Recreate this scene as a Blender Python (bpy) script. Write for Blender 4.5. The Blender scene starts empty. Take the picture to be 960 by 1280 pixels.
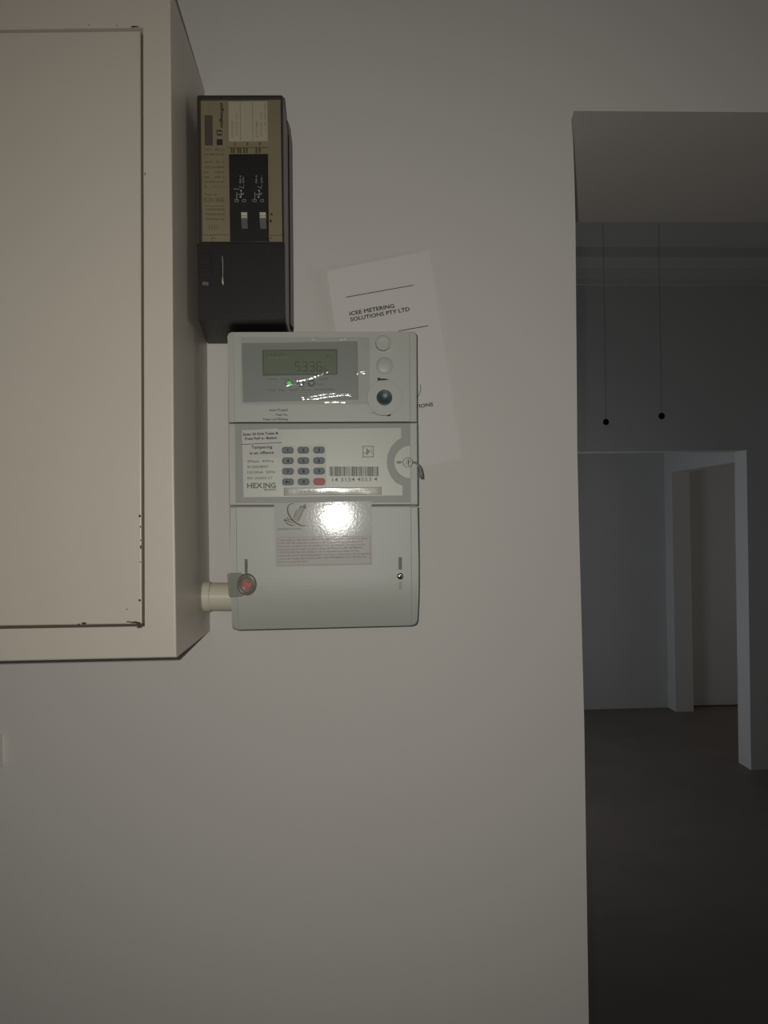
import bpy, bmesh, math, random
from mathutils import Vector, Matrix, noise
random.seed(7)
S = bpy.context.scene
COL = S.collection

# ------------------------------------------------------------------ camera
F = 1000.0                                   # focal length in pixels of the 960x1280 frame
CAM = Vector((0.0, -0.80, 1.60))             # the meter wall's face is the plane y = 0
d = Vector((-50, -14, -F)).normalized()      # world +Y in camera space
u = Vector((-0.012, 1, 0)); u = (u - d * u.dot(d)).normalized()
r = d.cross(u).normalized()
M = Matrix((( r.x, d.x, u.x), (r.y, d.y, u.y), (r.z, d.z, u.z)))   # world -> camera
cd = bpy.data.cameras.new('camera')
cd.sensor_fit = 'VERTICAL'; cd.sensor_height = 24.0; cd.lens = 24.0 * F / 1280.0
cd.clip_start = 0.02; cd.clip_end = 60
cam = bpy.data.objects.new('camera', cd); COL.objects.link(cam)
cam.matrix_world = Matrix.Translation(CAM) @ M.transposed().to_4x4()
S.camera = cam

# ------------------------------------------------------------------ world, lights, exposure
w = bpy.data.worlds.new('world'); S.world = w; w.use_nodes = True
bg = w.node_tree.nodes['Background']
bg.inputs[0].default_value = (1.0, 0.97, 0.97, 1); bg.inputs[1].default_value = 0.032
S.view_settings.view_transform = 'Standard'; S.view_settings.look = 'None'
S.view_settings.gamma = 1; S.view_settings.use_curve_mapping = False
S.view_settings.exposure = 0.0

def light(name, kind, loc, power, color, rot=None, **kw):
    l = bpy.data.lights.new(name, kind); l.energy = power; l.color = color
    for k, v in kw.items(): setattr(l, k, v)
    o = bpy.data.objects.new(name, l); COL.objects.link(o); o.location = loc
    if rot: o.rotation_euler = rot
    return o
# the phone's flash beside the lens
light('camera_flash', 'SPOT', CAM + Vector((-0.013, -0.002, 0.012)), 8.9, (1.0, 0.975, 0.915), (math.pi/2, 0, 0), shadow_soft_size=0.0035, spot_size=math.radians(128), spot_blend=1.0)
# daylight of the windows in the left wall of the far rooms
light('window_daylight_front', 'AREA', (0.13, 3.50, 1.15), 6.6, (0.90, 0.93, 1.0), (0, -math.pi/2, 0), shape='RECTANGLE', size=1.1, size_y=0.9)
light('window_daylight_back', 'AREA', (0.13, 5.15, 1.05), 3.8, (0.84, 0.90, 1.0), (0, -math.pi/2, 0), shape='RECTANGLE', size=1.1, size_y=0.9)

light('window_daylight_side', 'AREA', (5.06, 5.1, 1.3), 3.2, (1.0, 0.90, 0.86), (0, math.pi/2, 0), shape='RECTANGLE', size=1.1, size_y=1.0)
# added fill lamp for the cabinet's right side, set at an invented near-room window
light('window_daylight_near', 'AREA', (3.26, -1.4, 1.5), 8.5, (1.0, 0.95, 0.93), (0, math.pi/2, 0), shape='RECTANGLE', size=1.4, size_y=1.5)

# ------------------------------------------------------------------ helpers
def W(px, py, Y):
    """point of the plane y=Y seen at pixel (px,py) of the photograph"""
    ray = M.transposed() @ Vector((px - 480, 640 - py, -F))
    t = (Y - CAM.y) / ray.y
    return CAM + ray * t
def pp(pts, Y): return [W(x, y, Y) for x, y in pts]

def mat(name, color, rough=0.6, metal=0.0, bump=0.0, bscale=200.0, vary=0.0, vscale=8.0, spec=0.5, emit=None, estr=0.0, coat=0.0):
    m = bpy.data.materials.new(name); m.use_nodes = True
    nt = m.node_tree; b = nt.nodes['Principled BSDF']
    b.inputs['Base Color'].default_value = (*color, 1); b.inputs['Roughness'].default_value = rough
    b.inputs['Metallic'].default_value = metal; b.inputs['Specular IOR Level'].default_value = spec
    b.inputs['Coat Weight'].default_value = coat
    if emit: b.inputs['Emission Color'].default_value = (*emit, 1); b.inputs['Emission Strength'].default_value = estr
    tc = nt.nodes.new('ShaderNodeTexCoord')
    if vary:
        n = nt.nodes.new('ShaderNodeTexNoise'); n.inputs['Scale'].default_value = vscale; n.inputs['Detail'].default_value = 5
        nt.links.new(tc.outputs['Object'], n.inputs['Vector'])
        mx = nt.nodes.new('ShaderNodeMix'); mx.data_type = 'RGBA'
        mx.inputs[6].default_value = (*[c * (1 - vary) for c in color], 1); mx.inputs[7].default_value = (*[min(1, c * (1 + vary)) for c in color], 1)
        nt.links.new(n.outputs['Fac'], mx.inputs[0]); nt.links.new(mx.outputs[2], b.inputs['Base Color'])
    if bump:
        n = nt.nodes.new('ShaderNodeTexNoise'); n.inputs['Scale'].default_value = bscale; n.inputs['Detail'].default_value = 4
        nt.links.new(tc.outputs['Object'], n.inputs['Vector'])
        bp = nt.nodes.new('ShaderNodeBump'); bp.inputs['Strength'].default_value = bump; bp.inputs['Distance'].default_value = 0.001
        nt.links.new(n.outputs['Fac'], bp.inputs['Height']); nt.links.new(bp.outputs['Normal'], b.inputs['Normal'])
    return m
def film_mat(name, tint, gloss, rough, body=0.0, bodycol=(0.5, 0.5, 0.5)):
    """clear plastic: mostly see-through, partly glossy, a little cloudy"""
    m = bpy.data.materials.new(name); m.use_nodes = True; nt = m.node_tree
    nt.nodes.remove(nt.nodes['Principled BSDF']); out = nt.nodes['Material Output']
    t = nt.nodes.new('ShaderNodeBsdfTransparent'); t.inputs[0].default_value = (*tint, 1)
    g = nt.nodes.new('ShaderNodeBsdfGlossy'); g.inputs['Roughness'].default_value = rough
    df = nt.nodes.new('ShaderNodeBsdfDiffuse'); df.inputs[0].default_value = (*bodycol, 1)
    m1 = nt.nodes.new('ShaderNodeMixShader'); m1.inputs[0].default_value = body
    m2 = nt.nodes.new('ShaderNodeMixShader'); m2.inputs[0].default_value = gloss
    L = nt.links.new
    L(t.outputs[0], m1.inputs[1]); L(df.outputs[0], m1.inputs[2]); L(m1.outputs[0], m2.inputs[1]); L(g.outputs[0], m2.inputs[2]); L(m2.outputs[0], out.inputs[0])
    return m

def root_loc(o):
    while o.parent: o = o.parent
    return Vector(o.location)
def thing(name, label, cat, loc, group=None):
    o = bpy.data.objects.new(name, None); COL.objects.link(o); o.location = loc; o.empty_display_size = 0.03
    o['label'] = label; o['category'] = cat
    if group: o['group'] = group
    return o
def part(name, bm, m, parent=None, label=None, smooth=False, recalc=True):
    """links one mesh object; bm is in world coordinates"""
    if recalc: bmesh.ops.recalc_face_normals(bm, faces=bm.faces)
    off = root_loc(parent) if parent else Vector((0, 0, 0))
    bmesh.ops.translate(bm, verts=bm.verts, vec=-off)
    me = bpy.data.meshes.new(name); bm.to_mesh(me); bm.free()
    if smooth:
        for p in me.polygons: p.use_smooth = True
    me.materials.append(m)
    o = bpy.data.objects.new(name, me); COL.objects.link(o)
    if parent: o.parent = parent
    if label: o['label'] = label
    return o
def structure(name, bm, m, label=None):
    o = part(name, bm, m, None, label); o['kind'] = 'structure'
    return o

def round_poly(pts, rad, n=5):
    """round the corners of a pixel polygon; rad is a number or one per corner"""
    if not isinstance(rad, (list, tuple)): rad = [rad] * len(pts)
    out = []
    for i, p in enumerate(pts):
        p = Vector(p); a = Vector(pts[i-1]); b = Vector(pts[(i+1) % len(pts)]); q = rad[i]
        if q <= 0: out.append(tuple(p)); continue
        pa = p + (a - p).normalized() * q; pb = p + (b - p).normalized() * q
        for k in range(n + 1):
            t = k / n; out.append(tuple(pa * (1-t)**2 + p * 2*t*(1-t) + pb * t*t))
    return out
def rect(x0, y0, x1, y1): return [(x0, y0), (x1, y0), (x1, y1), (x0, y1)]
def disc(cx, cy, r, n=24): return [(cx + r*math.cos(2*math.pi*k/n), cy + r*math.sin(2*math.pi*k/n)) for k in range(n)]

def add_plate(bm, pts, Yf, Yb, bevel=0.0, seg=2, holes=(), back=None, world=False, through=False):
    """plate with a front outline at y=Yf reaching back to y=Yb, with optional through holes; back: outline at Yb"""
    loops = [pts] + list(holes); front_edges = []; outer = []
    for li, lp in enumerate(loops):
        f = [Vector(p) for p in lp] if world else pp(lp, Yf)
        if back is not None and li == 0: b = pp(back, Yb)
        else: b = [Vector((v.x, Yb, v.z)) for v in f]
        vf = [bm.verts.new(v) for v in f]; vb = [bm.verts.new(v) for v in b]
        n = len(vf); es = []
        for i in range(n):
            j = (i+1) % n
            bm.faces.new((vf[i], vf[j], vb[j], vb[i]))
            es.append(bm.edges.get((vf[i], vf[j])))
        front_edges += es
        if li == 0:
            outer = es
            if not holes: bm.faces.new(vf)
            if not through: bm.faces.new(vb[::-1])
    if holes: bmesh.ops.triangle_fill(bm, use_beauty=True, use_dissolve=False, edges=front_edges)
    if bevel: bmesh.ops.bevel(bm, geom=outer, offset=bevel, segments=seg, affect='EDGES', profile=0.5)
    return bm
def plate(*a, **k): return add_plate(bmesh.new(), *a, **k)
def add_box(bm, x0, y0, z0, x1, y1, z1):
    v = [bm.verts.new((x, y, z)) for x in (x0, x1) for y in (y0, y1) for z in (z0, z1)]
    for f in ((0,1,3,2),(4,6,7,5),(0,4,5,1),(2,3,7,6),(0,2,6,4),(1,5,7,3)): bm.faces.new([v[i] for i in f])
    return bm
def box(*a): return add_box(bmesh.new(), *a)
def add_tube(bm, pts, rad, n=10, cap=True):
    """tube along world points; rad number or list"""
    pts = [Vector(p) for p in pts]
    if not isinstance(rad, (list, tuple)): rad = [rad]*len(pts)
    rings = []
    for i, p in enumerate(pts):
        t = (pts[min(i+1, len(pts)-1)] - pts[max(i-1, 0)]).normalized()
        a = t.cross(Vector((0, 0, 1)) if abs(t.z) < 0.9 else Vector((1, 0, 0))).normalized(); b = t.cross(a)
        rings.append([bm.verts.new(p + (a*math.cos(2*math.pi*k/n) + b*math.sin(2*math.pi*k/n))*rad[i]) for k in range(n)])
    for i in range(len(rings)-1):
        for k in range(n): bm.faces.new((rings[i][k], rings[i][(k+1) % n], rings[i+1][(k+1) % n], rings[i+1][k]))
    if cap: bm.faces.new(rings[0][::-1]); bm.faces.new(rings[-1])
    return bm
def add_dome(bm, cx, cy, Yb, profile, n=28):
    """lathe about the y axis at a pixel of plane Yb; profile = [(radius m, y)] from rim to centre"""
    c = W(cx, cy, Yb); rings = []
    for rr, y in profile:
        if rr < 1e-7: rings.append([bm.verts.new((c.x, y, c.z))])
        else: rings.append([bm.verts.new((c.x + rr*math.cos(2*math.pi*k/n), y, c.z + rr*math.sin(2*math.pi*k/n))) for k in range(n)])
    for a, b in zip(rings, rings[1:]):
        for k in range(n):
            j = (k+1) % n
            if len(b) == 1: bm.faces.new((a[k], a[j], b[0]))
            else: bm.faces.new((a[k], a[j], b[j], b[k]))
    return bm
def dome(*a, **k): return add_dome(bmesh.new(), *a, **k)
def add_flat(bm, pts, Y):
    """ink: a flat polygon printed on the plane y=Y"""
    bm.faces.new([bm.verts.new(v) for v in pp(pts, Y)])
    return bm
def add_line(bm, pts, width, Y):
    """ink line of a pixel width through pixel points; width may be a list"""
    wd = width if isinstance(width, (list, tuple)) else [width]*len(pts)
    P = [Vector(p) for p in pts]; L = []; R = []
    for i, p in enumerate(P):
        t = (P[min(i+1, len(P)-1)] - P[max(i-1, 0)]).normalized(); nn = Vector((-t.y, t.x)) * wd[i] / 2
        L.append(bm.verts.new(W(p.x+nn.x, p.y+nn.y, Y))); R.append(bm.verts.new(W(p.x-nn.x, p.y-nn.y, Y)))
    for i in range(len(P)-1): bm.faces.new((L[i], L[i+1], R[i+1], R[i]))
    return bm
def add_text(bm, s, px, py, cap, Y, width=None, ang=0.0, align='LEFT', bold=0.0, res=2, slant=0.0):
    """text with its baseline start (or centre) at a pixel; cap height and width in pixels; ang in radians"""
    if bold and any(q in s for q in 'MWw'):          # heavier letters printed twice, a hair apart
        for q, (sx_, sy_) in enumerate(((1, 0), (1, 1), (0, 1))):
            h = cap*bold*2.6; add_text(bm, s, px + h*sx_*math.cos(ang), py - h*sx_*math.sin(ang) - h*sy_, cap, Y - 1e-5*(q+1), width, ang, align, 0.0, res, slant)
        bold = 0.0
    c = bpy.data.curves.new('ink', 'FONT'); c.body = s; c.size = 1.0; c.resolution_u = res; c.offset = bold; c.shear = slant
    o = bpy.data.objects.new('ink', c); COL.objects.link(o)
    dg = bpy.context.evaluated_depsgraph_get(); dg.update()
    me = bpy.data.meshes.new_from_object(o.evaluated_get(dg))
    bpy.data.objects.remove(o); bpy.data.curves.remove(c)
    if len(me.vertices) == 0: return bm
    k = (Y - CAM.y) / F
    xs = [v.co.x for v in me.vertices]; x0, x1 = min(xs), max(xs)
    sy = cap * k / 0.73; sx = sy if width is None else width * k / max(1e-6, x1 - x0)
    ox = x0 if align == 'LEFT' else (x0 + x1) / 2
    base = W(px, py, Y); ca, sa = math.cos(ang), math.sin(ang); vs = []
    for v in me.vertices:
        a = (v.co.x - ox) * sx; b = v.co.y * sy
        vs.append(bm.verts.new((base.x + a*ca - b*sa, Y, base.z + a*sa + b*ca)))
    for p in me.polygons:
        try: bm.faces.new([vs[i] for i in p.vertices])
        except ValueError: pass
    bpy.data.meshes.remove(me)
    return bm

# ------------------------------------------------------------------ materials
m_wall = mat('white_wall_paint', (0.61, 0.585, 0.545), 0.75, bump=0.25, bscale=90, vary=0.03, vscale=3)
m_far = mat('white_far_wall_paint', (0.56, 0.56, 0.54), 0.8, bump=0.2, bscale=60, vary=0.04, vscale=2)
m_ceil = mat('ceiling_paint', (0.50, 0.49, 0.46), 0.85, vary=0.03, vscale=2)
m_floor = mat('dark_floor_tile', (0.17, 0.145, 0.125), 0.55, bump=0.2, bscale=30, vary=0.2, vscale=3)
m_cab = mat('cream_enamel', (0.545, 0.495, 0.42), 0.42, bump=0.12, bscale=120, vary=0.03, vscale=7)
m_gap = mat('dark_gap', (0.10, 0.075, 0.045), 0.8)
m_rust = mat('rust_chip', (0.055, 0.035, 0.018), 0.8, vary=0.4, vscale=300)
m_black = mat('black_plastic', (0.0115, 0.011, 0.010), 0.5, bump=0.08, bscale=600, spec=0.4)
m_brown = mat('brown_plastic_housing', (0.080, 0.060, 0.050), 0.38)
m_smoke = mat('smoked_rim', (0.035, 0.03, 0.027), 0.25)
m_gold = mat('gold_faceplate', (0.235, 0.195, 0.118), 0.5, metal=0.12, vary=0.08, vscale=60)
m_card = mat('beige_card', (0.36, 0.325, 0.23), 0.7)
m_ink = mat('dark_ink', (0.02, 0.018, 0.017), 0.7)
m_inkgold = mat('brown_print', (0.065, 0.05, 0.025), 0.7)
m_inkwhite = mat('pale_print', (0.35, 0.35, 0.31), 0.7)
m_toggle = mat('toggle_plastic', (0.46, 0.46, 0.38), 0.5)
m_toggle_d = mat('toggle_ramp', (0.055, 0.055, 0.052), 0.4)
m_meter = mat('light_grey_plastic', (0.395, 0.40, 0.36), 0.45, bump=0.06, bscale=900)
m_meter_d = mat('mid_grey_panel', (0.27, 0.27, 0.245), 0.5)
m_plate = mat('pale_nameplate', (0.435, 0.44, 0.375), 0.40, bump=0.05, bscale=500)
m_plate2 = mat('pale_label', (0.46, 0.46, 0.425), 0.5)
m_tape = mat('glossy_clear_strip', (0.48, 0.475, 0.42), 0.14, spec=0.25, bump=0.03, bscale=260)
m_disp = mat('display_panel_grey', (0.235, 0.25, 0.225), 0.4)
m_disp_rim = mat('display_rim', (0.10, 0.10, 0.09), 0.5)
m_lcd = mat('lcd_green_grey', (0.155, 0.185, 0.125), 0.3)
m_lcd_seg = mat('lcd_segment', (0.075, 0.085, 0.06), 0.4)
m_led_g = mat('green_led', (0.10, 0.45, 0.10), 0.3, emit=(0.15, 0.9, 0.15), estr=0.28)
m_led = mat('clear_led', (0.30, 0.31, 0.28), 0.15)
m_port = mat('dark_teal_port', (0.035, 0.052, 0.055), 0.4, bump=0.3, bscale=300)
m_key = mat('rubber_key_grey', (0.118, 0.14, 0.135), 0.55)
m_key_rim = mat('rubber_key_rim', (0.11, 0.125, 0.115), 0.6)
m_key_red = mat('rubber_key_red', (0.36, 0.055, 0.045), 0.5)
m_sticker = mat('glossy_sticker', (0.47, 0.475, 0.45), 0.095, bump=0.03, bscale=420, spec=0.17)
m_ink_grey = mat('grey_print', (0.12, 0.12, 0.10), 0.6)
m_ink_lgrey = mat('light_grey_print', (0.22, 0.22, 0.19), 0.6)
m_ink_red = mat('red_print', (0.20, 0.06, 0.055), 0.5)
m_ink_redl = mat('red_box_line', (0.36, 0.16, 0.14), 0.5)
m_ink_brown = mat('logo_brown', (0.10, 0.06, 0.035), 0.5)
m_ink_green = mat('logo_green', (0.10, 0.13, 0.06), 0.5)
m_metal = mat('bright_steel', (0.65, 0.60, 0.50), 0.22, metal=1.0, bump=0.5, bscale=700)
m_pvc = mat('cream_pvc', (0.60, 0.57, 0.45), 0.35)
m_paper = mat('white_paper', (0.655, 0.63, 0.595), 0.85, bump=0.1, bscale=80)
m_ghost = mat('faint_grey_print', (0.625, 0.60, 0.565), 0.85)
m_seal_tag = film_mat('seal_tag_plastic', (0.66, 0.66, 0.58), 0.05, 0.25, 0.42, (0.36, 0.37, 0.31))
m_seal_cap = film_mat('seal_capsule_plastic', (0.78, 0.75, 0.68), 0.05, 0.2, 0.35, (0.33, 0.29, 0.24))
m_seal_red = mat('seal_red', (0.42, 0.03, 0.035), 0.35)
m_film = film_mat('clear_protective_film', (0.96, 0.96, 0.96), 0.05, 0.13)
m_wire = mat('seal_wire_grey', (0.18, 0.18, 0.16), 0.4)
m_cord = mat('dark_cord', (0.22, 0.22, 0.22), 0.8)
m_knob = mat('black_knob', (0.006, 0.006, 0.006), 0.8, spec=0.1)
m_frame = mat('window_frame_paint', (0.55, 0.55, 0.52), 0.6)

# ------------------------------------------------------------------ setting
CEIL = 3.28
FW = 5.89            # face of the farthest wall
BK = 4.18            # face of the wall with the wide opening
edge = [(713.0, 134.5), (714.5, 150), (716.5, 180), (718.0, 225), (719.3, 278), (720.3, 400), (721.2, 500), (721.5, 560), (723.5, 650), (726.5, 760), (730.2, 900), (732.0, 1020), (733.8, 1140), (736.0, 1280)]
ew = pp(edge, 0.0)
soff = ew[0].z
THK = 0.3
for k in range(60):      # wall thickness at which the soffit's far edge is seen at row 278
    t = 0.2 + k*0.004
    if W(800, 278, t).z >= soff: THK = t; break
bm = bmesh.new()
bx, bz = ew[-1].x + (ew[-1].x - ew[-2].x) * 0.5, 0.0
outline = [Vector((-3.0, 0, 0))] + [Vector((bx, 0, 0))] + [Vector((v.x, 0, v.z)) for v in reversed(ew)] + \
          [Vector((1.25, 0, soff + (W(960, 136.2, 0).z - soff) * (1.25 - ew[0].x) / (W(960, 136.2, 0).x - ew[0].x))), Vector((1.25, 0, 0)), Vector((3.4, 0, 0)), Vector((3.4, 0, CEIL)), Vector((-3.0, 0, CEIL))]
vf = [bm.verts.new(v) for v in outline]; vb = [bm.verts.new((v.x, THK, v.z)) for v in outline]
n = len(vf); front = bm.faces.new(vf); bm.faces.new(vb[::-1])
for i in range(n): bm.faces.new((vf[i], vf[(i+1) % n], vb[(i+1) % n], vb[i]))
be = [bm.edges.get((vf[i], vf[i+1])) for i in range(1, 1 + len(ew) + 1)]
bmesh.ops.bevel(bm, geom=be, offset=0.0035, segments=3, affect='EDGES', profile=0.5)
structure('wall_front', bm, m_wall, 'off-white painted wall that carries the meter and ends at the doorway')

structure('floor', box(-3.2, -3.0, -0.10, 5.4, FW + 0.15, 0.0), m_floor, 'dark floor of the rooms beyond the doorway')
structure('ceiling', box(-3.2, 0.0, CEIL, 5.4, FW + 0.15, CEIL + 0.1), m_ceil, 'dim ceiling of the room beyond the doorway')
# left wall of the far rooms with two windows
def wall_with_windows(xa, xb, spans, z0, z1, y0, y1):
    bm = bmesh.new(); ys = [y0] + [v for s in spans for v in s] + [y1]
    for i in range(0, len(ys), 2): add_box(bm, xa, ys[i], 0, xb, ys[i+1], CEIL)
    for a, b in spans: add_box(bm, xa, a, 0, xb, b, z0); add_box(bm, xa, a, z1, xb, b, CEIL)
    return bm
spans = [(3.0, 4.0), (4.55, 5.55)]
structure('wall_left', wall_with_windows(-0.2, 0.0, spans, 0.55, 1.75, THK, FW), m_far)
for i, (a, b, xw, zw) in enumerate([(3.0, 4.0, -0.15, 0), (4.55, 5.55, -0.15, 0), (4.6, 5.6, 5.27, .15), (-2.2, -0.6, 3.47, .35)]):  # the last frame is invented, set behind the added near fill lamp
    wm = bmesh.new()
    for q in ((a, 0.55, b, 0.6), (a, 1.7, b, 1.75), (a, 0.6, a + 0.05, 1.7), (b - 0.05, 0.6, b, 1.7), ((a+b)/2 - 0.02, 0.6, (a+b)/2 + 0.02, 1.7)):
        add_box(wm, xw, q[0], q[1] + zw, xw + .05, q[2], q[3] + zw)
    structure('window_%d' % (i+1), wm, m_frame)
structure('wall_right', box(3.4, 0.0, 0, 3.6, BK, CEIL), m_far)
structure('wall_near_right', wall_with_windows(3.4, 3.6, [(-2.2, -0.6)], 0.75, 2.25, -3.0, 0.0), m_wall)  # unseen wall, its window opening invented to go with the added fill lamp
structure('wall_back', box(0.0, FW, 0, 5.2, FW + 0.15, CEIL), m_far, 'farthest wall seen through the doorway')
structure('wall_far_right', wall_with_windows(5.2, 5.4, [(4.6, 5.6)], 0.75, 1.85, BK, FW), m_far)

# wall across the far room: bulkhead over a wide opening, pillar at its right
lint = W(820, 563.5, BK).z
pl = pp([(933.5, 563), (934.0, 620), (935.2, 700), (937.3, 850), (938.5, 940)], BK + 0.0)
bm = bmesh.new()
pts = [Vector((0.0, BK, CEIL)), Vector((0.0, BK, 0)), Vector((0.12, BK, 0)), Vector((0.12, BK, lint))] + [Vector((v.x, BK, v.z if k else lint)) for k, v in enumerate(pl)] + [Vector((pl[-1].x, BK, 0)), Vector((5.2, BK, 0)), Vector((5.2, BK, CEIL))]
vf = [bm.verts.new(v) for v in pts]; vb = [bm.verts.new((v.x, BK + 0.16, v.z)) for v in pts]
bm.faces.new(vf); bm.faces.new(vb[::-1]); n = len(vf)
for i in range(n): bm.faces.new((vf[i], vf[(i+1) % n], vb[(i+1) % n], vb[i]))
be = [bm.edges.get((vf[i], vf[i+1])) for i in range(3, 9)]
bmesh.ops.bevel(bm, geom=be, offset=0.0015, segments=1, affect='EDGES')
structure('wall_middle', bm, m_far, 'wall over the wide opening in the far room, with a pillar at its right')
# cornice along it
cz = W(820, 357, BK).z
trim = bmesh.new()
prof = [(0.0, 0.0), (0.025, 0.0), (0.035, 0.03), (0.07, 0.09), (0.13, 0.14), (0.15, CEIL - cz), (0.0, CEIL - cz)]
a = [trim.verts.new((0.0, BK - y, cz + z)) for y, z in prof]; b = [trim.verts.new((3.4, BK - y, cz + z)) for y, z in prof]
for i in range(len(prof)): trim.faces.new((a[i], a[(i+1) % len(prof)], b[(i+1) % len(prof)], b[i]))
trim.faces.new(a[::-1]); trim.faces.new(b)
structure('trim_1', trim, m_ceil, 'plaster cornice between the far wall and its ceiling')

# side wall beyond the opening with a doorway in it
sx = W(831, 640, FW).x
y0s, y1s = BK + 0.16, FW
yo0, yo1 = 4.46, 5.73
sz = W(850, 590, yo1).z
bm = bmesh.new()
add_box(bm, sx, y0s, 0, sx + 0.15, yo0, CEIL); add_box(bm, sx, yo1, 0, sx + 0.15, y1s, CEIL); add_box(bm, sx, yo0, sz, sx + 0.15, yo1, CEIL)
structure('wall_side', bm, m_far, 'side wall beyond the wide opening, with a doorway in it')
sk = bmesh.new(); add_box(sk, sx + 0.15, FW - 0.012, 0, 5.2, FW, 0.012)
structure('baseboard_back', sk, m_gap)

# ------------------------------------------------------------------ pull cords in the far room
for px, py, yy, lab in ((757.5, 527.5, 1.75, 'thin hanging cord ending in a black knob, left of the two beyond the doorway'),
                        (827.0, 520.0, 1.60, 'thin hanging cord ending in a black knob, right of the two beyond the doorway')):
    k = W(px, py, yy)
    t = thing('pull_cord', lab, 'cord', (k.x, k.y, k.z), 'knobbed cords hanging in the far room')
    part('cord', add_tube(bmesh.new(), [(k.x, k.y, CEIL), (k.x + 0.001, k.y, (CEIL+k.z)/2), (k.x, k.y, k.z + 0.008)], 0.0006, 6), m_cord, t)
    c = bmesh.new(); bmesh.ops.create_uvsphere(c, u_segments=16, v_segments=12, radius=0.0095)
    for v in c.verts: v.co.z *= 1.08; v.co += k
    part('knob', c, m_knob, t, smooth=True)
    part('ceiling_mount', add_tube(bmesh.new(), [(k.x, k.y, CEIL), (k.x, k.y, CEIL - 0.02)], [0.018, 0.014], 16), m_frame, t)

# ------------------------------------------------------------------ metal cabinet on the left
YC = -0.160
cab = thing('wall_cabinet', 'cream painted metal cabinet with chipped door, mounted on the wall at the left', 'cabinet', W(100, 824, 0.0))
co = [(-260, -16), (212.5, -20), (215.5, 300), (217.5, 600), (220.5, 822), (-260, 832.5)]
in_ = [(-210, 40), (179.0, 34.5), (181.0, 783), (-210, 790)]
bm = plate(co, YC, -0.0005, bevel=0.0014, seg=3, holes=[in_])
part('housing', bm, m_cab, cab)
part('door_recess', plate([(-211, 39), (180, 33.5), (182, 784), (-211, 791)], YC + 0.010, YC + 0.012), m_gap, cab)
door = part('door', plate([(-205, 42.5), (175.5, 38.0), (177.3, 780.0), (-205, 785.5)], YC + 0.0012, YC + 0.009, bevel=0.0012, seg=3), m_cab, cab)
# rusty paint chips along the door's edge
def blob(cx, cy, rx, ry, n=11, seed=0):
    rnd = random.Random(seed); return [(cx + rx*math.cos(2*math.pi*k/n)*rnd.uniform(.55, 1.15), cy + ry*math.sin(2*math.pi*k/n)*rnd.uniform(.55, 1.15)) for k in range(n)]
for i, (cx, cy, rx, ry, par) in enumerate([(174.6, 645.2, 1.7, 1.8, 0), (175.6, 658.5, 1.0, 1.3, 0), (176.0, 675.5, .8, 1.2, 0), (176.0, 684, 1.0, 3.0, 0), (175.5, 702.5, .9, .9, 0), (174.5, 750.3, 1.6, 1.6, 0), (158.5, 761.5, .8, .9, 0),
                                     (104.5, 779.3, 4.2, 1.6, 0), (98.5, 780.3, 2.0, .9, 0), (167, 778.0, 6.0, 1.5, 0), (173.0, 779.0, 3.0, 2.0, 0), (160.5, 777.2, 4, .8, 0),
                                     (174.5, 783.8, 4.5, 1.5, 1), (181.3, 217.5, .6, 2.4, 1), (111, 30.8, .6, .9, 1), (168, 33.2, 5.5, 1.1, 1), (146, 31.5, 1.0, .5, 1), (179.5, 781, 1.5, 2.5, 1)]):
    Y = YC + (0.0009 if par == 0 else -0.0003)
    part('paint_chip', plate(blob(cx, cy, rx, ry, seed=i), Y, Y + 0.0003), m_rust, door if par == 0 else cab)

# ------------------------------------------------------------------ conduit stub between cabinet and meter
YP = -0.032
c0 = W(247.5, 745.5, YP); c1 = W(264, 745.5, YP); c2 = W(300, 746, YP)
kp = (YP - CAM.y)/F
pipe = thing('conduit_pipe', 'short cream plastic conduit pipe joining the cabinet to the meter', 'pipe', (c0.x, YP, c0.z))
part('collar', add_tube(bmesh.new(), [c0, c0 + Vector((.0006, 0, 0)), c1 - Vector((.0006, 0, 0)), c1], [18.2*kp, 18.7*kp, 18.7*kp, 18.2*kp], 32), m_pvc, pipe, smooth=False)
part('pipe', add_tube(bmesh.new(), [c1, c2], 17.2*kp, 32), m_pvc, pipe, smooth=False)

# ------------------------------------------------------------------ relay unit (ripple control receiver)
YR = -0.103
rel = thing('control_relay', 'tall dark control relay with gold faceplate and black cover, above the grey meter', 'relay', W(305, 428, 0.0))
hf = round_poly([(245.8, 118.5), (354.0, 118.5), (357.0, 303), (357.0, 399), (247.5, 400), (246.0, 303)], [3, 3, 0, 2, 2, 0])
f2 = pp(hf, YR + 0.010)
bm = bmesh.new()
fr = round_poly([(246.0, 118.5), (354.0, 118.5), (356.5, 399), (247.2, 400)], 3)
bkp = round_poly([(255.0, 187.0), (362.5, 184.5), (364.5, 428.0), (260.0, 428.5)], 2)
win = [(250.0, 123.0), (350.5, 122.0), (352.8, 302.5), (252.0, 303.0)]
add_plate(bm, fr, YR + 0.002, -0.0003, bevel=0.0010, holes=[win], back=bkp)
part('housing', bm, m_brown, rel)
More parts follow.
